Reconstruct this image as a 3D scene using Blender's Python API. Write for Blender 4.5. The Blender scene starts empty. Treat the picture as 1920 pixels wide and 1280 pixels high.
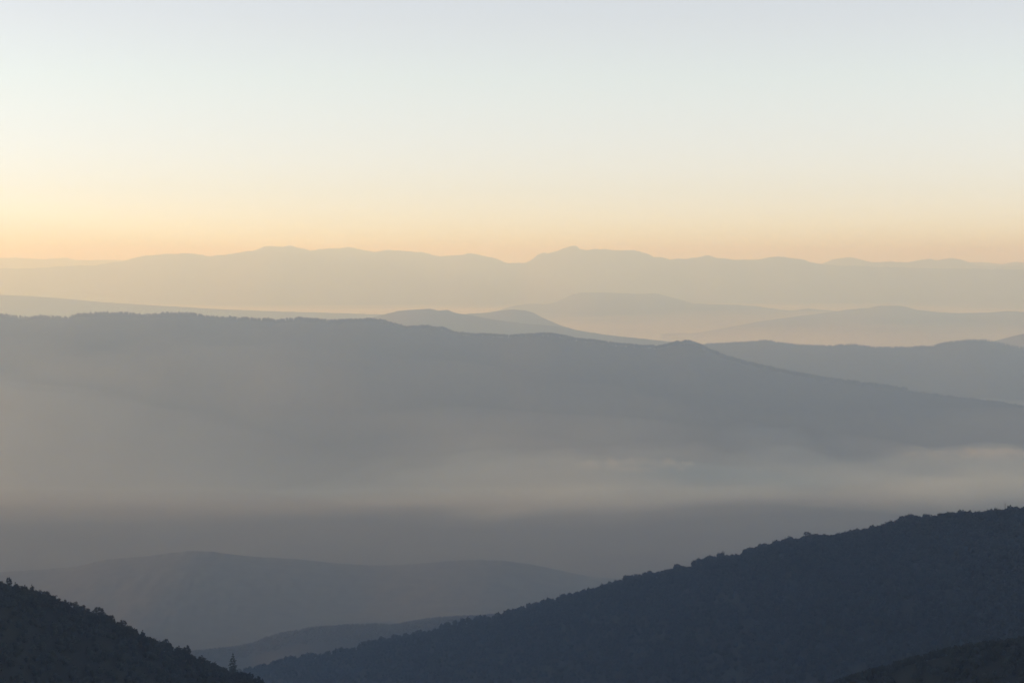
import bpy, math, random
import numpy as np

# ------------------------------------------------------------------ camera, sky, sun, exposure
S = bpy.context.scene
COL = S.collection
R = math.radians
EYE = 1200.0                      # metres above the datum
FPX = 3600.0                      # focal length in pixels of the 1920 px wide photograph
PITCH = math.atan(150.0 / FPX)

cam_data = bpy.data.cameras.new('camera')
cam_data.sensor_width = 36.0
cam_data.lens = 36.0 * FPX / 1920.0
cam_data.clip_start = 1.0
cam_data.clip_end = 200000.0
cam = bpy.data.objects.new('camera', cam_data)
COL.objects.link(cam)
cam.location = (0, 0, EYE)
cam.rotation_euler = (math.pi / 2 - PITCH, 0, 0)
S.camera = cam

SUN_ELEV = 7.0
SUN_AZ = -86.0                    # degrees from the view axis, to the left
SKY_STRENGTH = 0.138
SUN_STRENGTH = 5.0

world = bpy.data.worlds.new('World')
S.world = world
world.use_nodes = True
nt = world.node_tree
nt.nodes.clear()
sky = nt.nodes.new('ShaderNodeTexSky')
sky.sky_type = 'NISHITA'
sky.sun_disc = False
sky.sun_elevation = R(SUN_ELEV)
sky.sun_rotation = R(SUN_AZ)
sky.altitude = 1200
sky.air_density = 1.0
sky.dust_density = 0.7
sky.ozone_density = 1.0
bg = nt.nodes.new('ShaderNodeBackground')
bg.inputs['Strength'].default_value = SKY_STRENGTH
wo = nt.nodes.new('ShaderNodeOutputWorld')
hs = nt.nodes.new('ShaderNodeHueSaturation')     # a paler, milkier morning sky
hs.inputs['Saturation'].default_value = 0.40
tint = nt.nodes.new('ShaderNodeMix')
tint.data_type = 'RGBA'
tint.blend_type = 'MULTIPLY'
tint.inputs[0].default_value = 1.0
tint.inputs[7].default_value = (1.0, 0.974, 1.09, 1)
nt.links.new(sky.outputs['Color'], hs.inputs['Color'])
nt.links.new(hs.outputs['Color'], tint.inputs[6])
# sky light graded by a colour ramp: bluer at the horizon, brighter higher up
geo = nt.nodes.new('ShaderNodeTexCoord')
sep = nt.nodes.new('ShaderNodeSeparateXYZ')
nt.links.new(geo.outputs['Generated'], sep.inputs[0])
mp = nt.nodes.new('ShaderNodeMapRange')
mp.inputs['From Min'].default_value = 0.0
mp.inputs['From Max'].default_value = 0.15
nt.links.new(sep.outputs['Z'], mp.inputs['Value'])
ramp = nt.nodes.new('ShaderNodeValToRGB')
ramp.color_ramp.interpolation = 'B_SPLINE'
stops = [(0.0, (0.87, 0.955, 1.26)), (0.2, (0.86, 0.90, 1.08)), (0.53, (0.92, 0.945, 0.98)), (1.0, (1.06, 1.145, 1.16))]
while len(ramp.color_ramp.elements) < 4:
    ramp.color_ramp.elements.new(0.5)
for e, (p_, c_) in zip(ramp.color_ramp.elements, stops):
    e.position = p_
    e.color = (*c_, 1)
nt.links.new(mp.outputs['Result'], ramp.inputs['Fac'])
layer = nt.nodes.new('ShaderNodeMix')
layer.data_type = 'RGBA'
layer.blend_type = 'MULTIPLY'
layer.inputs[0].default_value = 1.0
nt.links.new(tint.outputs[2], layer.inputs[6])
nt.links.new(ramp.outputs['Color'], layer.inputs[7])
nt.links.new(layer.outputs[2], bg.inputs['Color'])
nt.links.new(bg.outputs['Background'], wo.inputs['Surface'])

sl = bpy.data.lights.new('sun', 'SUN')
sl.energy = SUN_STRENGTH
sl.angle = R(0.5)
sl.color = (1.0, 0.55, 0.19)
so = bpy.data.objects.new('sun', sl)
COL.objects.link(so)
# direction TO the sun
az, el = R(SUN_AZ), R(SUN_ELEV)
import mathutils
to_sun = mathutils.Vector((math.sin(az) * math.cos(el), math.cos(az) * math.cos(el), math.sin(el)))
so.rotation_euler = to_sun.to_track_quat('Z', 'Y').to_euler()

S.view_settings.view_transform = 'Standard'
S.view_settings.look = 'None'
S.view_settings.gamma = 1.0
S.view_settings.exposure = 0.95
S.render.engine = 'CYCLES'
S.cycles.use_denoising = True
S.cycles.max_bounces = 6
S.cycles.diffuse_bounces = 2
S.cycles.volume_bounces = 2
S.cycles.transparent_max_bounces = 8
S.cycles.caustics_reflective = False
S.cycles.caustics_refractive = False

# air
HAZE_DENSITY = 1.17e-4
HAZE_COLOR = (0.345, 0.53, 0.85)
HAZE_ABSORB = (1, 1, 0.13)         # the dusty air takes out some blue
HAZE_ANISO = 0.5

SHADE_Q = (-1800, 3750)
SHADE_S = 2400.0
SHADE_TOP = 1460.0

# ------------------------------------------------------------------ helpers
rng = np.random.default_rng(7)
random.seed(7)


def mark(o, kind=None, label=None, cat=None, group=None):
    if kind:
        o['kind'] = kind
    if label:
        o['label'] = label
    if cat:
        o['category'] = cat
    if group:
        o['group'] = group
    return o


def link(name, mesh, mat=None, parent=None):
    o = bpy.data.objects.new(name, mesh)
    COL.objects.link(o)
    if mat and not mesh.materials:
        mesh.materials.append(mat)
    if parent:
        o.parent = parent
    return o


def np_mesh(name, V, F, smooth=False):
    """V (n,3), F (m,k) with one k, or a list of such arrays."""
    if not isinstance(F, list):
        F = [F]
    F = [np.asarray(f, dtype=np.int32) for f in F if len(f)]
    me = bpy.data.meshes.new(name)
    V = np.asarray(V, dtype=np.float32)
    me.vertices.add(len(V))
    me.vertices.foreach_set('co', V.ravel())
    loops = np.concatenate([f.ravel() for f in F])
    sizes = np.concatenate([np.full(len(f), f.shape[1], dtype=np.int32) for f in F])
    me.loops.add(len(loops))
    me.loops.foreach_set('vertex_index', loops)
    me.polygons.add(len(sizes))
    starts = np.concatenate([[0], np.cumsum(sizes)[:-1]]).astype(np.int32)
    me.polygons.foreach_set('loop_start', starts)
    me.polygons.foreach_set('loop_total', sizes)
    me.polygons.foreach_set('use_smooth', np.full(len(sizes), smooth))
    me.update(calc_edges=True)
    me.validate()
    return me


def ray_point(px, py, D):
    """world point on the ground plan distance D seen at photo pixel px, py"""
    dx = (np.asarray(px) - 960.0) / FPX
    dy = (640.0 - np.asarray(py)) / FPX
    c, s = math.cos(PITCH), math.sin(PITCH)
    fy = c + dy * s
    fz = -s + dy * c
    return D * dx / fy, D + 0 * dx, EYE + D * fz / fy


def _hash(ix, iy, seed):
    h = (ix.astype(np.int64) * 374761393 + iy.astype(np.int64) * 668265263 + seed * 974634781) & 0xFFFFFFFF
    h = ((h ^ (h >> 13)) * 1274126177) & 0xFFFFFFFF
    h = h ^ (h >> 16)
    return (h & 0xFFFF) / 65535.0 * 2 - 1


def vnoise(x, y, seed=0):
    x = np.asarray(x, dtype=float)
    y = np.asarray(y, dtype=float) + np.zeros_like(x)
    ix, iy = np.floor(x), np.floor(y)
    fx, fy = x - ix, y - iy
    fx = fx * fx * fx * (fx * (fx * 6 - 15) + 10)
    fy = fy * fy * fy * (fy * (fy * 6 - 15) + 10)
    a = _hash(ix, iy, seed)
    b = _hash(ix + 1, iy, seed)
    c = _hash(ix, iy + 1, seed)
    d = _hash(ix + 1, iy + 1, seed)
    return (a * (1 - fx) + b * fx) * (1 - fy) + (c * (1 - fx) + d * fx) * fy


def fbm(x, y, octaves=5, seed=0, gain=0.5):
    r = 0
    a = 1.0
    for k in range(octaves):
        r = r + a * vnoise(x * 2 ** k + 17.3 * k, y * 2 ** k - 9.1 * k, seed + k)
        a *= gain
    return r


# ------------------------------------------------------------------ materials
def forest_mat(name, base, vary=0.35, scale=0.02, rough=1.0):
    m = bpy.data.materials.new(name)
    m.use_nodes = True
    n = m.node_tree.nodes
    L = m.node_tree.links
    b = n['Principled BSDF']
    b.inputs['Roughness'].default_value = rough
    b.inputs['Specular IOR Level'].default_value = 0.1
    tc = n.new('ShaderNodeTexCoord')
    nz = n.new('ShaderNodeTexNoise')
    nz.inputs['Scale'].default_value = scale
    nz.inputs['Detail'].default_value = 8
    L.new(tc.outputs['Object'], nz.inputs['Vector'])
    cr = n.new('ShaderNodeValToRGB')
    cr.color_ramp.elements[0].position = 0.3
    cr.color_ramp.elements[1].position = 0.7
    cr.color_ramp.elements[0].color = (*[c * (1 - vary) for c in base], 1)
    cr.color_ramp.elements[1].color = (*[c * (1 + vary) for c in base], 1)
    L.new(nz.outputs['Fac'], cr.inputs['Fac'])
    L.new(cr.outputs['Color'], b.inputs['Base Color'])
    return m


def leaf_mat(name, base, vary=0.4):
    m = bpy.data.materials.new(name)
    m.use_nodes = True
    n = m.node_tree.nodes
    L = m.node_tree.links
    b = n['Principled BSDF']
    b.inputs['Roughness'].default_value = 0.9
    b.inputs['Specular IOR Level'].default_value = 0.1
    g = n.new('ShaderNodeNewGeometry')
    oi = n.new('ShaderNodeObjectInfo')
    ad = n.new('ShaderNodeMath')
    ad.operation = 'ADD'
    L.new(g.outputs['Random Per Island'], ad.inputs[0])
    L.new(oi.outputs['Random'], ad.inputs[1])
    mu = n.new('ShaderNodeMath')
    mu.operation = 'MULTIPLY'
    mu.inputs[1].default_value = 0.5
    L.new(ad.outputs[0], mu.inputs[0])
    cr = n.new('ShaderNodeValToRGB')
    cr.color_ramp.elements[0].color = (*[c * (1 - vary) for c in base], 1)
    cr.color_ramp.elements[1].color = (*[c * (1 + vary) for c in base], 1)
    L.new(mu.outputs[0], cr.inputs['Fac'])
    L.new(cr.outputs['Color'], b.inputs['Base Color'])
    return m


def fog_mat(name, density, color=(1, 1, 1), aniso=0.45, absorb=(1, 1, 1)):
    m = bpy.data.materials.new(name)
    m.use_nodes = True
    n = m.node_tree.nodes
    n.clear()
    o = n.new('ShaderNodeOutputMaterial')
    v = n.new('ShaderNodeVolumePrincipled')
    v.inputs['Color'].default_value = (*color, 1)
    v.inputs['Absorption Color'].default_value = (*absorb, 1)
    v.inputs['Density'].default_value = density
    v.inputs['Anisotropy'].default_value = aniso
    v.inputs['Density Attribute'].default_value = ''
    v.inputs['Temperature Attribute'].default_value = ''
    m.node_tree.links.new(v.outputs['Volume'], o.inputs['Volume'])
    return m


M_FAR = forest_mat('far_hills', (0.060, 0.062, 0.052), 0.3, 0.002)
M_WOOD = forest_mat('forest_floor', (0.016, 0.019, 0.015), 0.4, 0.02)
M_PLAIN = forest_mat('valley_fields', (0.030, 0.034, 0.027), 0.35, 0.0015)
M_LEAF = leaf_mat('dark_leaves', (0.016, 0.021, 0.016), 0.35)
M_LEAF2 = leaf_mat('olive_leaves', (0.023, 0.025, 0.018), 0.4)
M_AUT = leaf_mat('autumn_leaves', (0.105, 0.066, 0.034), 0.35)
M_NEEDLE = leaf_mat('needles', (0.020, 0.030, 0.024), 0.35)
M_BARK = forest_mat('bark', (0.045, 0.036, 0.028), 0.3, 2.0)
M_STEEL = forest_mat('weathered_steel', (0.09, 0.09, 0.09), 0.2, 3.0)


# ------------------------------------------------------------------ terrain
class Ridge:
    pass


def ridge(name, pts, D, base, front, back, mat, step=4.0, rows=44, rough=0.022, crest_px=0.6,
          drop=0.0, seed=1, x0=-900, x1=2820, wander=14):
    """A range of hills: a crest line with its own distance, a front slope and a back slope down to `base`.
    front/back: slope in degrees; D: list of (px, distance)."""
    pts = sorted(pts)
    px = np.array([p[0] for p in pts], float)
    py = np.array([p[1] for p in pts], float)
    xs = np.arange(max(x0, -900), min(x1, 2820) + 0.1, step)
    ys = np.interp(xs, px, py)
    # beyond the traced stretch the crest wanders on
    over = np.maximum(px[0] - xs, 0) + np.maximum(xs - px[-1], 0)
    ys = ys + wander * fbm(xs / 170.0, xs * 0 + seed * 3.1, 4, seed) * np.clip(over / 150.0, 0, 1)
    ys = ys + crest_px * fbm(xs / 11.0, xs * 0 + 5.5 * seed, 4, seed + 40)
    Ds = np.interp(xs, [d[0] for d in D], [d[1] for d in D])
    Ds = Ds * (1 + 0.006 * fbm(xs / 260.0, xs * 0 + 1.7, 2, seed + 11))
    X, Y, Z = ray_point(xs, ys, Ds)
    Z = Z - drop
    h = np.maximum(Z - base, 6.0)
    # below the crest line itself the slopes are broad and even
    kw = np.hanning(2 * int(70 / step) + 3)
    kw /= kw.sum()
    soft = lambda a: np.convolve(np.pad(a, len(kw) // 2, mode='edge'), kw, mode='valid')
    Ys, hs_ = soft(Y), soft(h)
    t = np.linspace(0, 1, rows) ** 1.5
    nb = rows // 2
    tb = (np.linspace(0, 1, nb) ** 1.5)[1:]
    prof = lambda q: 0.5 * (1 - q) + 0.5 * 0.5 * (1 + np.cos(np.pi * q))
    G = []
    for q in reversed(tb):
        k = min(q / 0.10, 1.0)
        hq, Yq = h * (1 - k) + hs_ * k, Y * (1 - k) + Ys * k
        w = hq / math.tan(R(back))
        yy = Yq + q * w
        zz = base + hq * prof(q) - 3.0 * (q > 0.98)
        zz = zz + rough * h * fbm(X / (h.mean() * 1.3), yy / (h.mean() * 1.8), 5, seed + 3) * math.sin(math.pi * q) ** 1.2
        G.append((X, yy, zz))
    for q in t:
        k = min(q / 0.10, 1.0)
        hq, Yq = h * (1 - k) + hs_ * k, Y * (1 - k) + Ys * k
        w = hq / math.tan(R(front))
        yy = Yq - q * w
        zz = base + hq * prof(q) - 3.0 * (q > 0.98)
        zz = zz + rough * h * fbm(X / (h.mean() * 1.1), yy / (h.mean() * 2.2), 6, seed) * math.sin(math.pi * q) ** 2
        G.append((X, yy, zz))
    P = np.stack([np.stack(g, -1) for g in G], 0)     # rows, cols, 3
    nr, nc = P.shape[:2]
    idx = np.arange(nr * nc).reshape(nr, nc)
    F = np.stack([idx[:-1, :-1], idx[1:, :-1], idx[1:, 1:], idx[:-1, 1:]], -1).reshape(-1, 4)
    o = link(name, np_mesh(name, P.reshape(-1, 3), F, True), mat)
    mark(o, 'structure')
    r = Ridge()
    r.o, r.P, r.xs, r.crest = o, P, xs, len(tb)
    return r


def on_ridge(r, n, px0, px1, row0, row1, seed):
    """n random points on the surface between photo columns px0..px1 and rows row0..row1 from the crest (front is +)"""
    g = np.random.default_rng(seed)
    cx = np.interp(g.uniform(px0, px1, n), r.xs, np.arange(len(r.xs)))
    cr = r.crest + g.uniform(row0, row1, n)
    cx = np.clip(cx, 0, r.P.shape[1] - 1.001)
    cr = np.clip(cr, 0, r.P.shape[0] - 1.001)
    i, j = cr.astype(int), cx.astype(int)
    a, b = (cr - i)[:, None], (cx - j)[:, None]
    P = r.P
    return (P[i, j] * (1 - a) * (1 - b) + P[i + 1, j] * a * (1 - b) + P[i, j + 1] * (1 - a) * b + P[i + 1, j + 1] * a * b)


# valley floor: one sheet to the horizon
gx = np.concatenate([np.linspace(-44000, -9000, 40)[:-1], np.linspace(-9000, 9000, 220), np.linspace(9000, 44000, 40)[1:]])
gy = np.concatenate([np.linspace(-2500, 12000, 170)[:-1], np.linspace(12000, 46500, 70)])
GX, GY = np.meshgrid(gx, gy)
GZ = 180 + 14 * fbm(GX / 2600, GY / 2600, 5, 77)
P = np.stack([GX, GY, GZ], -1)
idx = np.arange(GX.size).reshape(GX.shape)
F = np.stack([idx[:-1, :-1], idx[:-1, 1:], idx[1:, 1:], idx[1:, :-1]], -1).reshape(-1, 4)
mark(link('valley_ground', np_mesh('valley_ground', P.reshape(-1, 3), F, True), M_PLAIN), 'structure')

farthest = [(-60, 485), (0, 484), (30, 483), (80, 486), (110, 484), (125, 483), (140, 488), (200, 487), (240, 488), (400, 490),
            (900, 497), (1500, 496), (1780, 494), (1815, 491), (1850, 492), (1880, 495), (1905, 491), (1925, 493)]
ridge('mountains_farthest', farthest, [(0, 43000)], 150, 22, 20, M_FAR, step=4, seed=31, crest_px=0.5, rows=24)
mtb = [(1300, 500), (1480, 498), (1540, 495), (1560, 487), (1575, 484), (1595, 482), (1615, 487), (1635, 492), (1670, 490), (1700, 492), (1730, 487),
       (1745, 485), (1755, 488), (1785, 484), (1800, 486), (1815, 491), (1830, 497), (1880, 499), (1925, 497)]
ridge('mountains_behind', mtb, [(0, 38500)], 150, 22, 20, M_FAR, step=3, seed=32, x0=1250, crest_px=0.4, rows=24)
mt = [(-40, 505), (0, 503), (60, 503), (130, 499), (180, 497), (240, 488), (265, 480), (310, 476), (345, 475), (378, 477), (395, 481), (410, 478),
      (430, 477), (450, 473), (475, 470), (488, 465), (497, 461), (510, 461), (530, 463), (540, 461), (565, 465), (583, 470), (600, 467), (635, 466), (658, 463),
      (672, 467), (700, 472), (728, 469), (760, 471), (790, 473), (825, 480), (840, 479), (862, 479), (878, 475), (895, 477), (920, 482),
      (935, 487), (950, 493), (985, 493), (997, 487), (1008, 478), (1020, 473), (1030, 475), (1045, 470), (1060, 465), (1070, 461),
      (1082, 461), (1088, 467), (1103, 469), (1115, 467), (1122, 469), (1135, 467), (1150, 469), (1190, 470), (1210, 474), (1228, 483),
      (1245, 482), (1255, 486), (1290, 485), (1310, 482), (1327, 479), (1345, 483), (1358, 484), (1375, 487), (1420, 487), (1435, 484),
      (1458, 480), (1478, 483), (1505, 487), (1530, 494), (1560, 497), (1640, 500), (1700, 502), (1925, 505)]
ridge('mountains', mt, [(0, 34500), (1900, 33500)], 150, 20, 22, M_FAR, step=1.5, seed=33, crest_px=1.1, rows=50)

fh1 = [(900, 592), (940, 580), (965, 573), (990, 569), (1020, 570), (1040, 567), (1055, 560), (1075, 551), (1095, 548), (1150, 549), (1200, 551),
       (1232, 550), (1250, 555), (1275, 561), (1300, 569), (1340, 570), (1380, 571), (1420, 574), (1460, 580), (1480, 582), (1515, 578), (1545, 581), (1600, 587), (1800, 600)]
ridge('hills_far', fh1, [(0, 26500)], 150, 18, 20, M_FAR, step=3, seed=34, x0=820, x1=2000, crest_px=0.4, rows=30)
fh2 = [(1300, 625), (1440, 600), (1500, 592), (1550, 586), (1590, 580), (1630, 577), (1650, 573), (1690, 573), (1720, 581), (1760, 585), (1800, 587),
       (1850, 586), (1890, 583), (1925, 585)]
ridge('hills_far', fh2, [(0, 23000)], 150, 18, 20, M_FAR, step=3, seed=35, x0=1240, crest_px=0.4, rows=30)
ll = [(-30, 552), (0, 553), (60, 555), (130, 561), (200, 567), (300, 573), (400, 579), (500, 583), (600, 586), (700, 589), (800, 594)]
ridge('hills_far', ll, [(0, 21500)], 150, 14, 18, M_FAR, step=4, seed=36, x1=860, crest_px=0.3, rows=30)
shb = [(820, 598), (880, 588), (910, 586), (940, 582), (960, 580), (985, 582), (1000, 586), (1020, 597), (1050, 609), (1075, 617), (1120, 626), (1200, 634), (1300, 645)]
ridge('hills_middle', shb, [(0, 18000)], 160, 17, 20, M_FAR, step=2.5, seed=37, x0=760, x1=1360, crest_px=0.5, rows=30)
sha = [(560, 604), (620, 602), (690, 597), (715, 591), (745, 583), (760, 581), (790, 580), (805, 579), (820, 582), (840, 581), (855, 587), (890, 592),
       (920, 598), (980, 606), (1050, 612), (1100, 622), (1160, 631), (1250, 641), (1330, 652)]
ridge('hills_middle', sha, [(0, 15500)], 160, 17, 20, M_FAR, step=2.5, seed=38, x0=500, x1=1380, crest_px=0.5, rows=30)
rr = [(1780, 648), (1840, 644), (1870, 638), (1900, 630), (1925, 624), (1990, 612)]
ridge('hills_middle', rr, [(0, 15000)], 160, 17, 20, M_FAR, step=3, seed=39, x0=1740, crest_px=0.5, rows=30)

rb = [(1180, 672), (1240, 662), (1300, 651), (1325, 645), (1360, 643), (1400, 641), (1440, 638), (1460, 642), (1500, 647), (1550, 649), (1600, 646),
      (1640, 652), (1700, 652), (1750, 650), (1775, 642), (1810, 639), (1850, 639), (1880, 646), (1900, 651), (1925, 654)]
R_BACK = ridge('ridge_behind', rb, [(0, 12600)], 170, 20, 22, M_WOOD, step=3, seed=40, x0=1140, crest_px=0.5, rows=44)
mid = [(-40, 592), (0, 592), (30, 595), (45, 599), (75, 595), (100, 597), (120, 600), (150, 592), (185, 590), (240, 590), (265, 594), (285, 593),
       (310, 591), (350, 590), (370, 593), (390, 598), (430, 599), (480, 601), (510, 602), (520, 604), (560, 600), (600, 603), (620, 605),
       (690, 602), (715, 603), (740, 611), (760, 616), (800, 615), (830, 618), (850, 626), (880, 630), (920, 631), (960, 633), (1000, 630),
       (1030, 629), (1055, 633), (1080, 639), (1120, 643), (1160, 649), (1200, 652), (1230, 654), (1250, 651), (1270, 645), (1290, 644),
       (1310, 650), (1330, 660), (1350, 668), (1400, 682), (1450, 694), (1500, 704), (1560, 714), (1640, 724), (1720, 735), (1800, 745), (1860, 752), (1925, 761), (2100, 790)]
R_MID = ridge('ridge', mid, [(0, 10300), (1300, 10000), (1920, 9600)], 180, 24, 24, M_WOOD, step=2, seed=41, crest_px=0.7, rows=70)

low = [(-40, 1074), (0, 1072), (60, 1068), (140, 1062), (200, 1048), (280, 1042), (320, 1036), (360, 1032), (400, 1034), (430, 1039), (500, 1045),
       (560, 1048), (620, 1055), (700, 1060), (760, 1058), (830, 1052), (880, 1049), (940, 1050), (980, 1055), (1030, 1064), (1080, 1076),
       (1150, 1088), (1250, 1100), (1500, 1110)]
R_LOW = ridge('valley_hills', low, [(0, 6000), (880, 6100)], 180, 4.5, 14, M_WOOD, step=4, seed=42, rough=0.03, crest_px=0.5, x1=1700, rows=40, wander=6)
sec = [(250, 1262), (330, 1236), (360, 1219), (400, 1214), (440, 1211), (480, 1202), (500, 1193), (530, 1185), (580, 1175), (640, 1171), (700, 1169), (740, 1170),
       (780, 1163), (820, 1157), (880, 1154), (920, 1152), (1000, 1153), (1200, 1156)]
R_SEC = ridge('spur_behind', sec, [(250, 4100), (900, 4300)], 190, 24, 28, M_WOOD, step=3, seed=43, drop=4, rough=0.022, x0=180, x1=1400, rows=50, wander=4)
rh = [(330, 1300), (420, 1263), (470, 1251), (500, 1243), (560, 1229), (620, 1223), (660, 1212), (700, 1201), (740, 1191), (800, 1183), (850, 1166), (900, 1156), (950, 1147),
      (980, 1138), (1040, 1122), (1090, 1107), (1130, 1097), (1170, 1084), (1230, 1072), (1260, 1064), (1290, 1062), (1325, 1045), (1390, 1039),
      (1415, 1028), (1440, 1021), (1475, 1013), (1500, 1011), (1520, 1003), (1560, 1006), (1590, 1001), (1620, 994), (1650, 990), (1675, 981),
      (1705, 969), (1740, 972), (1780, 966), (1840, 964), (1880, 960), (1925, 955), (2100, 930), (2400, 900)]
R_RIGHT = ridge('wooded_hill', rh, [(330, 3200), (900, 2650), (1500, 1980), (1920, 1650), (2400, 1500)], 200, 25, 28, M_WOOD, step=3, seed=44,
                drop=6.0, rough=0.04, x0=280, rows=90, crest_px=0.4, wander=3)
lh = [(-600, 900), (-300, 980), (-100, 1062), (0, 1094), (20, 1097), (35, 1104), (45, 1101), (60, 1108), (85, 1111), (105, 1124), (130, 1137), (145, 1134), (160, 1147),
      (172, 1151), (195, 1151), (215, 1166), (230, 1176), (245, 1175), (262, 1190), (280, 1198), (310, 1203), (318, 1213), (330, 1217),
      (350, 1222), (360, 1231), (385, 1239), (400, 1245), (420, 1254), (440, 1262), (465, 1264), (475, 1273), (485, 1284), (520, 1300), (640, 1350)]
R_LEFT = ridge('near_wooded_hill', lh, [(-600, 800), (0, 960), (480, 1080)], 300, 27, 30, M_WOOD, step=2, seed=45, drop=5.2, rough=0.04, x1=760, rows=110, crest_px=0.2, wander=2)
br = [(1380, 1330), (1480, 1298), (1560, 1272), (1640, 1247), (1720, 1224), (1800, 1205), (1860, 1197), (1925, 1190), (2200, 1150), (2500, 1120)]
R_BR = ridge('near_wooded_slope', br, [(1380, 980), (1920, 840)], 300, 27, 30, M_WOOD, step=3, seed=46, drop=4.5, rough=0.04, x0=1300, rows=90, crest_px=0.2, wander=2)

# the high mountain on the left, outside the picture, behind which the sun has just come up: it keeps the near valley in shade
sd = np.array([math.sin(R(SUN_AZ)), math.cos(R(SUN_AZ))])
qd = np.array([-sd[1], sd[0]]) * -1
qs = np.linspace(SHADE_Q[0], SHADE_Q[1], 200)
ws = np.linspace(-1, 1, 60)
Q, W = np.meshgrid(qs, ws)
fade = np.clip((Q - SHADE_Q[0]) / 900, 0, 1) * np.clip((SHADE_Q[1] - Q) / 900, 0, 1)
fade = fade * fade * (3 - 2 * fade)
top = 170 + (SHADE_TOP - 170 + 15 * fbm(Q / 700, Q * 0 + 3.3, 4, 61)) * fade
wid = 1100 + 0 * Q
ZZ = 170 + (top - 170) * (0.5 * (1 - np.abs(W)) + 0.25 * (1 + np.cos(np.pi * W))) + 60 * fbm(Q / 400, W * 3, 5, 62) * np.sin(np.pi * np.abs(W)) * fade
SX = SHADE_S + W * wid
P = np.stack([SX * sd[0] + Q * qd[0], SX * sd[1] + Q * qd[1], ZZ], -1)
idx = np.arange(Q.size).reshape(Q.shape)
F = np.stack([idx[:-1, :-1], idx[:-1, 1:], idx[1:, 1:], idx[1:, :-1]], -1).reshape(-1, 4)
mark(link('mountain', np_mesh('mountain', P.reshape(-1, 3), F, True), M_WOOD), 'structure')

# the hilltop the photographer stands on
hx, hy = np.meshgrid(np.linspace(-420, 420, 80), np.linspace(-520, 520, 100))
rad = np.sqrt((hx * 0.75) ** 2 + hy ** 2)
hz = EYE - 1.75 - 0.58 * np.maximum(np.sqrt(rad ** 2 + 30) - 5.5, 0) + 5 * fbm(hx / 60, hy / 60, 4, 5) * np.clip(rad / 60, 0, 1)
P = np.stack([hx, hy, hz], -1)
idx = np.arange(hx.size).reshape(hx.shape)
F = np.stack([idx[:-1, :-1], idx[:-1, 1:], idx[1:, 1:], idx[1:, :-1]], -1).reshape(-1, 4)
mark(link('viewpoint_hill', np_mesh('viewpoint_hill', P.reshape(-1, 3), F, True), M_WOOD), 'structure')

# ------------------------------------------------------------------ trees
def tube(path, radii, seg=6):
    V, F = [], []
    path = [np.array(p, float) for p in path]
    for k, (p, r) in enumerate(zip(path, radii)):
        d = path[min(k + 1, len(path) - 1)] - path[max(k - 1, 0)]
        d /= np.linalg.norm(d) + 1e-9
        a = np.cross(d, [0.3, 0.9, 0.1])
        a /= np.linalg.norm(a) + 1e-9
        b = np.cross(d, a)
        for s in range(seg):
            q = 2 * math.pi * s / seg
            V.append(p + r * (math.cos(q) * a + math.sin(q) * b))
    for k in range(len(path) - 1):
        for s in range(seg):
            F.append((k * seg + s, k * seg + (s + 1) % seg, (k + 1) * seg + (s + 1) % seg, (k + 1) * seg + s))
    return np.array(V), np.array(F)


def join(parts):
    V, F, n = [], [], 0
    for v, f in parts:
        V.append(v)
        F.append(f + n)
        n += len(v)
    return np.concatenate(V), np.concatenate(F)


def leaf_quads(g, C, size):
    """one small leaf-spray quad at every centre of C"""
    n = len(C)
    a = g.normal(size=(n, 3))
    a /= np.linalg.norm(a, axis=1)[:, None]
    b = np.cross(a, g.normal(size=(n, 3)))
    b /= np.linalg.norm(b, axis=1)[:, None]
    s = size * g.uniform(0.6, 1.3, (n, 1))
    a, b = a * s, b * s * 0.6
    V = np.stack([C - a, C - b * 0.9, C + a, C + b], 1).reshape(-1, 3)
    F = np.arange(n * 4).reshape(-1, 4)
    return V, F


def broadleaf(seed, h=9.0, w=4.0, clumps=26, leaves=34, leaf=0.34, bare=0.1):
    """crown mesh data and trunk mesh data; the tree's foot is at 0"""
    g = np.random.default_rng(seed)
    trunk = [tube([(0, 0, -1.2), (0.05, 0, h * 0.22), (0.12, 0.08, h * 0.5), (0.05, 0.12, h * 0.82)], [0.24, 0.19, 0.12, 0.03])]
    quads = []
    for c in range(clumps):
        zc = h * (bare + (0.97 - bare) * g.uniform(0, 1) ** 0.8)
        k = (zc / h - bare) / (1 - bare)
        rad = w * (0.35 + 0.75 * math.sin(math.pi * min(max(0.12 + 0.83 * k, 0), 1))) * 0.62 * math.sqrt(g.uniform(0.1, 1))
        th = g.uniform(0, 2 * math.pi)
        cen = np.array([rad * math.cos(th), rad * math.sin(th), zc])
        cr = g.uniform(0.55, 1.15) * w * 0.24
        if c % 2 == 0:
            st = np.array([0.08, 0.05, max(zc * 0.62, h * 0.2)])
            trunk.append(tube([st, (st + cen) / 2 + [0, 0, 0.15], cen], [0.09, 0.05, 0.02], 5))
        p = g.normal(size=(leaves, 3))
        p /= np.linalg.norm(p, axis=1)[:, None]
        p *= g.uniform(0.15, 1.0, (leaves, 1)) ** 0.5
        quads.append(leaf_quads(g, cen + p * cr * [1.05, 1.05, 0.8], leaf))
    return join(quads), join(trunk)


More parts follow.
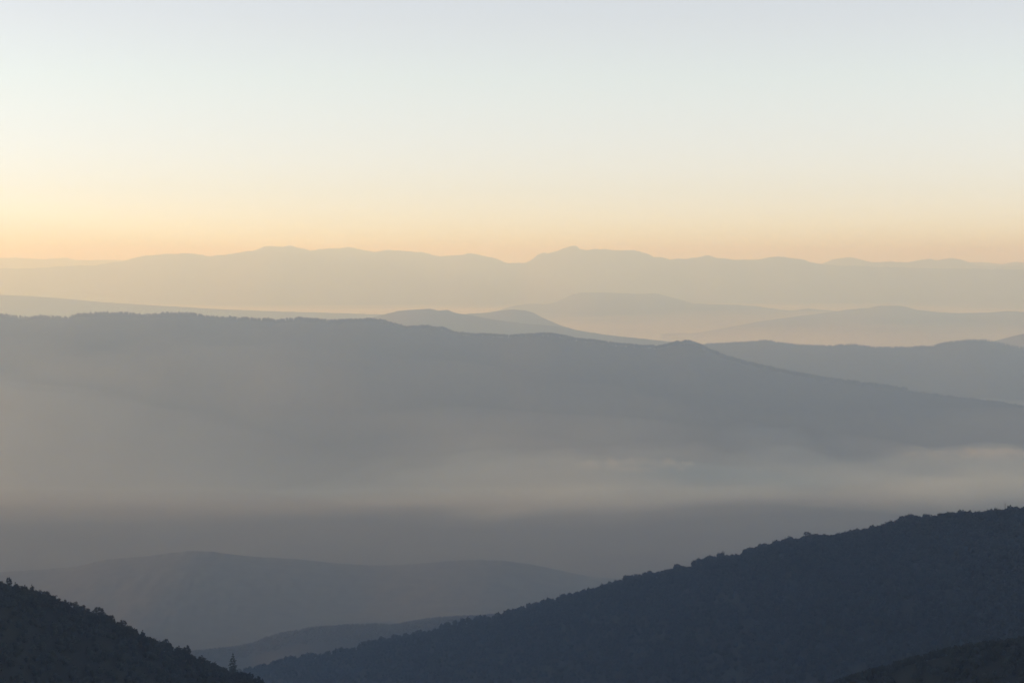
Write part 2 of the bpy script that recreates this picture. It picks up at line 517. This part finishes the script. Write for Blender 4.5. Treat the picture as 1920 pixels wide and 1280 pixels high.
def conifer(seed, h=12.0, w=2.3, tiers=15, spray=26):
    g = np.random.default_rng(seed)
    trunk = [tube([(0, 0, -1.2), (0, 0, h * 0.5), (0.04, 0, h * 0.98)], [0.2, 0.12, 0.02])]
    quads = []
    for t in range(tiers):
        k = t / (tiers - 1)
        z = h * (0.14 + 0.82 * k)
        r = w * (1 - k) ** 0.8 * g.uniform(0.72, 1.12) + 0.18
        nbr = int(9 - 4 * k)
        off = g.uniform(0, 6.28)
        for b in range(nbr):
            th = off + 6.283 * b / nbr + g.normal() * 0.15
            rr_ = r * g.uniform(0.65, 1.1)
            tip = np.array([rr_ * math.cos(th), rr_ * math.sin(th), z - 0.18 * rr_ + 0.12 * rr_ * g.normal()])
            root = np.array([0, 0, z + 0.1])
            if rr_ > 0.7:
                trunk.append(tube([root, tip], [0.04, 0.012], 4))
            q = g.uniform(0.15, 1.05, (spray, 1)) ** 0.7
            C = root + (tip - root) * q + g.normal(size=(spray, 3)) * [0.11, 0.11, 0.08] * (0.5 + rr_ * 0.5)
            quads.append(leaf_quads(g, C, 0.17 + 0.05 * (1 - k)))
    quads.append(leaf_quads(g, np.stack([g.normal(size=20) * 0.06, g.normal(size=20) * 0.06, h * g.uniform(0.9, 1.02, 20)], 1), 0.16))
    return join(quads), join(trunk)


def lod_tree(seed, kind='broad'):
    """a low crown for the woods: a lumpy core and leaf sprays over it; unit height 1, foot at 0"""
    g = np.random.default_rng(seed)
    n = 44
    if kind == 'broad':
        p = g.normal(size=(n, 3))
        p /= np.linalg.norm(p, axis=1)[:, None]
        lum = 1 + 0.25 * np.sin(p[:, :1] * 4 + seed) * np.cos(p[:, 1:2] * 5 + seed)
        C = p * lum * [0.30, 0.30, 0.36] * g.uniform(0.75, 1.02, (n, 1)) + [0, 0, 0.58]
        q = leaf_quads(g, C, 0.12)
        core_r, core_z = (0.27, 0.34), 0.56
    else:
        k = g.uniform(0, 1, n) ** 1.2
        th = g.uniform(0, 6.283, n)
        r = 0.24 * (1 - k) + 0.02
        C = np.stack([r * np.cos(th), r * np.sin(th), 0.12 + 0.86 * k], 1)
        q = leaf_quads(g, C, 0.085)
        core_r, core_z = (0.17, 0.42), 0.48
    V, F = [], []
    rows, seg = 5, 6
    for a in range(rows):
        ph = math.pi * a / (rows - 1)
        for s in range(seg):
            th = 6.283 * s / seg
            if kind == 'broad':
                rr_ = core_r[0] * (math.sin(ph) + 0.05) * g.uniform(0.8, 1.15)
            else:
                rr_ = core_r[0] * (0.05 + 0.95 * a / (rows - 1)) * g.uniform(0.8, 1.15)
            V.append((rr_ * math.cos(th), rr_ * math.sin(th), core_z + core_r[1] * math.cos(ph)))
    for a in range(rows - 1):
        for s in range(seg):
            F.append((a * seg + s, (a + 1) * seg + s, (a + 1) * seg + (s + 1) % seg, a * seg + (s + 1) % seg))
    return join([(np.array(V), np.array(F)), q])


LOD = [lod_tree(s) for s in range(5)]
LODC = [lod_tree(s + 20, 'con') for s in range(3)]


def woods(name, label, points, heights, conifer_share, mat, seed, wide=1.0):
    g = np.random.default_rng(seed)
    parts_v, parts_f, n = [], [], 0
    kind = np.where(g.uniform(size=len(points)) < conifer_share, 5 + g.integers(0, 3, len(points)), g.integers(0, 5, len(points)))
    models = LOD + LODC
    for k in range(8):
        sel = np.nonzero(kind == k)[0]
        if not len(sel):
            continue
        v, f = models[k]
        th = g.uniform(0, 6.283, len(sel))
        hh = heights[sel] * (1.12 if k >= 5 else 1.0)
        ww = hh * (wide if k < 5 else 0.95) * g.uniform(0.85, 1.2, len(sel))
        c, s = np.cos(th), np.sin(th)
        x = (v[None, :, 0] * c[:, None] - v[None, :, 1] * s[:, None]) * ww[:, None] + points[sel, 0][:, None]
        y = (v[None, :, 0] * s[:, None] + v[None, :, 1] * c[:, None]) * ww[:, None] + points[sel, 1][:, None]
        z = v[None, :, 2] * hh[:, None] + points[sel, 2][:, None] - 0.4
        V = np.stack([x, y, z], -1).reshape(-1, 3)
        Fk = (f[None] + (np.arange(len(sel)) * len(v))[:, None, None]).reshape(-1, 4) + n
        parts_v.append(V)
        parts_f.append(Fk)
        n += len(V)
    o = link(name, np_mesh(name, np.concatenate(parts_v), np.concatenate(parts_f)), mat)
    return mark(o, 'stuff', label, 'forest')


def hts(n, lo, hi, seed):
    return np.random.default_rng(seed).uniform(0, 1, n) ** 1.3 * (hi - lo) + lo


# woods that read as one mass
p = np.concatenate([on_ridge(R_LEFT, 4200, -350, 640, 0.5, 60, 1), on_ridge(R_LEFT, 500, -200, 560, -2, 2, 21)])
woods('forest', 'dark unbroken woodland covering the slope of the near hill at lower left', p, hts(len(p), 3.0, 7.5, 1), 0.05, M_LEAF, 1, 1.15)
p = np.concatenate([on_ridge(R_RIGHT, 12500, 300, 2120, 0.3, 34, 2), on_ridge(R_RIGHT, 900, 300, 2500, -4, 0.5, 22)])
woods('forest', 'dark hazy woodland covering the long hill rising to the right', p, hts(len(p), 4.5, 12.0, 2), 0.04, M_LEAF, 2, 1.2)
p = on_ridge(R_BR, 3600, 1350, 2500, -4, 45, 3)
woods('forest', 'black woodland on the near slope in the lower right corner', p, hts(len(p), 4.0, 7.0, 3), 0.05, M_LEAF, 3, 1.15)
p = on_ridge(R_SEC, 3600, 200, 1350, -3, 14, 4)
woods('forest', 'grey hazy woodland on the low spur behind the long right hill', p, hts(len(p), 5.0, 9.5, 4), 0.1, M_LEAF, 4, 1.1)
p = np.concatenate([on_ridge(R_MID, 3600, -800, 1350, -2.5, 4, 5), on_ridge(R_MID, 1500, -500, 1345, -0.3, 0.6, 56), on_ridge(R_MID, 1100, 1350, 1700, 0.4, 4, 55)])
p2 = on_ridge(R_MID, 1500, 1340, 2300, -1.5, 4, 57)
woods('forest', 'fine grey treeline along the long middle ridge', np.concatenate([p, p2]), np.concatenate([hts(len(p), 7.0, 23.0, 5), hts(len(p2), 4.0, 9.0, 58)]), 0.7, M_LEAF, 5, 0.75)
p = on_ridge(R_BACK, 2000, 1200, 2700, -2.5, 3, 6)
woods('forest', 'faint treeline along the pale ridge behind at right', p, hts(len(p), 8.0, 25.0, 6), 0.7, M_LEAF, 6, 0.8)

# single trees one can tell apart
BROAD = []
for s, (h, w, cl, lv, lf) in enumerate([(8.0, 4.4, 26, 36, .36), (9.5, 4.2, 30, 34, .36), (7.0, 4.8, 26, 36, .34), (8.6, 3.4, 22, 30, .34), (7.6, 3.8, 17, 26, .30), (6.4, 4.6, 24, 34, .34)]):
    cr_, tr_ = broadleaf(100 + s, h, w, cl, lv, lf)
    cm = np_mesh('broadleaf_crown', *cr_)
    tm = np_mesh('broadleaf_trunk', *tr_)
    tm.materials.append(M_BARK)
    per = []
    for m in (M_LEAF, M_LEAF2, M_AUT):
        c2 = cm.copy()
        c2.materials.append(m)
        per.append(c2)
    BROAD.append((per, tm))
CONI = []
for s, (h, w) in enumerate([(12.5, 2.5), (7.0, 2.4)]):
    cr_, tr_ = conifer(200 + s, h, w)
    cm, tm = np_mesh('conifer_crown', *cr_), np_mesh('conifer_trunk', *tr_)
    cm.materials.append(M_NEEDLE)
    tm.materials.append(M_BARK)
    CONI.append((cm, tm))


def tree(name, crown, trunk, loc, scale, rot, label, group=None, lean=0.0):
    e = bpy.data.objects.new(name, None)
    COL.objects.link(e)
    e.location = loc
    e.scale = (scale[0], scale[0], scale[1])
    e.rotation_euler = (lean, 0, rot)
    e.empty_display_size = 0.5
    link('crown', crown, None, e)
    link('trunk', trunk, None, e)
    return mark(e, None, label, 'tree', group)


def crest_point(r, px, row=0.0):
    j = np.interp(px, r.xs, np.arange(len(r.xs)))
    i = r.crest + row
    i0, j0 = int(math.floor(i)), int(j)
    a, b = i - i0, j - j0
    P = r.P
    return P[i0, j0] * (1 - a) * (1 - b) + P[i0 + 1, j0] * a * (1 - b) + P[i0, j0 + 1] * (1 - a) * b + P[i0 + 1, j0 + 1] * a * b


g = np.random.default_rng(99)
G_LEFT = 'broadleaf trees along the crest of the near left hill'
x = -40.0
while x < 500:
    for row in ((0.0, 2.0) if g.uniform() < 0.55 else (0.4,)):
        v = int(g.integers(0, 6))
        s = g.uniform(0.62, 0.98)
        c = crest_point(R_LEFT, x + g.uniform(-3, 3), row + g.uniform(-0.6, 1.0))
        slim = g.uniform(0.5, 0.7) if g.uniform() < 0.3 else g.uniform(0.9, 1.15)
        tree('broadleaf_tree', BROAD[v][0][int(g.uniform() < 0.25)], BROAD[v][1], c, (s * slim, s * (1.12 if slim < 0.8 else 1.0)), g.uniform(0, 6.28),
             'dark bushy broadleaf tree in the ragged treeline of the near left hill', G_LEFT)
    x += g.uniform(6.0, 11.0)
    if 424 < x < 448:
        x = 449.0
G_RIGHT = 'broadleaf trees along the crest of the right hill'
G_AUT = 'brown trees on the crest of the right hill'
x = 980.0
while x < 1960:
    aut = (1655 < x < 1685) or (1765 < x < 1835) or (1888 < x) or (1480 < x < 1500)
    v = int(g.integers(0, 6))
    s = g.uniform(0.45, 1.0)
    if 1510 < x < 1545 or 1698 < x < 1716:
        s *= 1.25
    c = crest_point(R_RIGHT, x, g.uniform(-0.5, 1.2))
    if aut:
        tree('broadleaf_tree', BROAD[v][0][2], BROAD[v][1], c, (s * g.uniform(1.0, 1.25), s), g.uniform(0, 6.28),
             'brownish autumn tree among the dark trees on the right hill crest', G_AUT)
    else:
        tree('broadleaf_tree', BROAD[v][0][int(g.uniform() < 0.3)], BROAD[v][1], c, (s * g.uniform(1.0, 1.25), s), g.uniform(0, 6.28),
             'dark rounded broadleaf tree on the crest of the right hill', G_RIGHT)
    x += g.uniform(4.5, 12.0)

c = crest_point(R_LEFT, 437, 0.0)
tree('conifer', CONI[0][0], CONI[0][1], c, (1.65, 1.3), 0.4, 'tall pointed conifer standing out above the treeline at the foot of the near left hill')
c = crest_point(R_LEFT, 492, 0.0)
tree('conifer', CONI[1][0], CONI[1][1], c, (1.5, 1.45), 1.4, 'short spiky conifer at the bottom edge, lower right of the tall conifer')

# mast and dead tree on the right hill
c = crest_point(R_RIGHT, 1884.5, 0.0)
mast = bpy.data.objects.new('mast', None)
COL.objects.link(mast)
mast.location = c
mark(mast, None, 'thin dark mast sticking up above the trees near the right end of the hill crest', 'mast')
hm = 13.5
parts = []
for q in range(3):
    a = 2.094 * q
    parts.append(tube([(0.34 * math.cos(a), 0.34 * math.sin(a), -1), (0.28 * math.cos(a), 0.28 * math.sin(a), hm)], [0.05, 0.05], 5))
for k in range(18):
    z = hm * k / 18
    for q in range(3):
        a, b = 2.094 * q, 2.094 * (q + 1)
        parts.append(tube([(0.33 * math.cos(a), 0.33 * math.sin(a), z), (0.33 * math.cos(b), 0.33 * math.sin(b), z + hm / 18)], [0.03, 0.03], 4))
link('lattice', np_mesh('mast_lattice', *join(parts)), M_STEEL, mast)
link('antenna', np_mesh('mast_antenna', *join([tube([(0, 0, hm - 0.2), (0, 0, hm + 2.4)], [0.05, 0.03], 5), tube([(-0.6, 0, hm), (0.6, 0, hm)], [0.05, 0.05], 5)])), M_STEEL, mast)
c = crest_point(R_RIGHT, 1049, 0.0)
snag_parts = [tube([(0, 0, -1), (0.1, 0, 5), (-0.05, 0.1, 12.5)], [0.28, 0.2, 0.05])]
for k in range(9):
    z = 5 + 0.75 * k
    a = 2.4 * k
    snag_parts.append(tube([(0.05, 0, z), (0.9 * math.cos(a) * (1.2 - k * .09), 0.9 * math.sin(a) * (1.2 - k * .09), z + 0.7)], [0.07, 0.02], 5))
o = link('dead_tree', np_mesh('dead_tree', *join(snag_parts)), M_BARK)
o.location = c
mark(o, None, 'thin bare dead tree poking above the lower part of the right hill crest', 'tree')

# ------------------------------------------------------------------ air: haze and valley fog
def box_mesh(name, lo, hi):
    x0, y0, z0 = lo
    x1, y1, z1 = hi
    V = [(x0, y0, z0), (x1, y0, z0), (x1, y1, z0), (x0, y1, z0), (x0, y0, z1), (x1, y0, z1), (x1, y1, z1), (x0, y1, z1)]
    F = [(0, 3, 2, 1), (4, 5, 6, 7), (0, 1, 5, 4), (1, 2, 6, 5), (2, 3, 7, 6), (3, 0, 4, 7)]
    return np_mesh(name, V, np.array(F))


haze = link('haze', box_mesh('haze', (-45000, -3000, 40), (45000, 47500, EYE + 292)), fog_mat('haze_air', HAZE_DENSITY, HAZE_COLOR, HAZE_ANISO, HAZE_ABSORB))
mark(haze, 'stuff', 'thin morning haze filling the whole view and fading the far mountains', 'haze')


def fog_bank(name, label, xr, yr, top, base, density, nx=120, ny=60, color=(1, 1, 1), cat='fog', absorb=(1, 1, 1)):
    """A closed bank of fog lying on the ground: its top is the height field top(x, y), thinning to nothing at its rim."""
    X, Y = np.meshgrid(np.linspace(*xr, nx), np.linspace(*yr, ny))
    Z = np.maximum(top(X, Y), base + 0.5)
    n = X.size
    V = np.concatenate([np.stack([X, Y, Z], -1).reshape(-1, 3), np.stack([X, Y, X * 0 + base], -1).reshape(-1, 3)])
    idx = np.arange(n).reshape(X.shape)
    ft = np.stack([idx[:-1, :-1], idx[:-1, 1:], idx[1:, 1:], idx[1:, :-1]], -1).reshape(-1, 4)
    ring = np.concatenate([idx[0, :], idx[1:, -1], idx[-1, -2::-1], idx[-2:0:-1, 0]])
    nxt = np.roll(ring, -1)
    side = np.stack([ring, ring + n, nxt + n, nxt], -1)
    F = np.concatenate([ft, ft[:, ::-1] + n, side])
    return mark(link(name, np_mesh(name, V, F), fog_mat(name + '_air', density, color, HAZE_ANISO, absorb)), 'stuff', label, cat)


def smooth(a, b, x):
    t = np.clip((x - a) / (b - a), 0, 1)
    return t * t * (3 - 2 * t)


def top_valley(X, Y):
    near = np.interp(X, [-4000, -2500, -1300, -400, 300, 4000], [10000, 9500, 8900, 8350, 8150, 7950]) + 330 * fbm(X / 1000, Y / 900, 5, 71)
    h = np.interp(X, [-3000, -1500, 0, 1500, 3000], [330, 320, 300, 160, 130])
    rim = smooth(-9000, -7000, X) * smooth(9000, 7000, X) * smooth(11400, 10300, Y)
    return 150 + (h + 40 + 45 * fbm(X / 700, Y / 500, 5, 72)) * smooth(-2400, 1600, Y - near) ** 3.2 * rim


fog_bank('valley_fog', 'pale fog bank lying in the valley at the foot of the long middle ridge', (-9000, 9000), (5000, 11500), top_valley, 150, 1.8e-3, 240, 90, (0.67, 0.86, 1.0), absorb=(.08, .08, .08))


def top_basin(X, Y):
    rim = smooth(-22000, -19000, X) * smooth(22000, 19000, X) * smooth(13000, 15500, Y) * smooth(36000, 34500, Y)
    return 140 + (360 + 40 * fbm(X / 3000, Y / 3000, 4, 73)) * rim


fog_bank('basin_mist', 'thin warm mist low over the far basin before the mountains', (-22000, 22000), (13000, 36000), top_basin, 140, 9e-5, 120, 80, cat='mist')


def mist_top(scale, seed):
    def top(X, Y):
        near = np.interp(X, [-3500, -2200, -1000, 300, 3000], [6500, 6450, 6300, 6000, 6000]) + 250 * fbm(X / 1300, Y / 1500, 4, seed + 9)
        rim = smooth(-9000, -7500, X) * smooth(9000, 7500, X) * smooth(0, 4000, Y - near) ** 2.3 * smooth(11400, 10300, Y)
        h = np.interp(X, [-3500, -2500, -1500, -600, 300, 1500, 4000], [900, 840, 710, 560, 450, 330, 240])
        return 140 + scale * (h + 40 * fbm(X / 1200, Y / 900, 5, seed)) * rim
    return top


for scale, dens, seed, text in ((1.12, 2.2e-4, 74, 'highest, faintest veil of mist before the long middle ridge'),
                                (0.82, 4.6e-4, 75, 'middle veil of mist half way up the long middle ridge'),
                                (0.60, 8e-4, 76, 'low veil of mist at the foot of the long middle ridge')):
    fog_bank('valley_mist', text, (-9000, 9000), (5200, 11500), mist_top(scale, seed), 140, dens, 160, 80, (0.67, 0.86, 1.0), 'mist', (.08, .08, .08))


def left_top(X, Y):  # extra bank over the valley mist, added to brighten the left side
    rim = smooth(-9000, -7500, X) * smooth(6000, 9600, Y) ** 2 * smooth(11400, 10300, Y)
    h = 700 * smooth(900, -4200, X)
    return 140 + (h + 40 * fbm(X / 1500, Y / 1100, 5, 79) * smooth(900, -1500, X)) * rim


fog_bank('valley_mist', 'extra mist added to brighten the left end of the valley below the ridge', (-9000, 900), (5900, 11500), left_top, 140, 5e-4, 130, 80,
         (0.80, 0.93, 1.0), 'mist', (.08, .08, .08))


def wisp(px, py, D, wpx, hpx, density, label, seed):
    x, y, z = [float(v) for v in ray_point(px, py, D)]
    w = wpx / FPX * D / 2
    d = 260.0
    hh = hpx / FPX * D

    def top(X, Y):
        r = ((X - x) / w) ** 2 + ((Y - y) / d) ** 2
        return z - hh * 0.5 + hh * np.clip(1 - r, 0, 1) ** 0.7 * np.clip(0.55 + 0.9 * fbm(X / (w * 0.16), Y / 110, 5, seed, 0.6), 0, 1.6)
    fog_bank('low_cloud', label, (x - w, x + w), (y - d, y + d), top, z - hh * 0.5, density, 200, 60, cat='cloud')


wisp(1200, 868, 8700, 260, 13, 1.8e-3, 'small bright wisp of cloud on top of the fog bank, right of centre', 81)
wisp(1850, 848, 8500, 330, 12, 1.0e-3, 'long pale wisp of cloud on the fog at the right edge', 82)
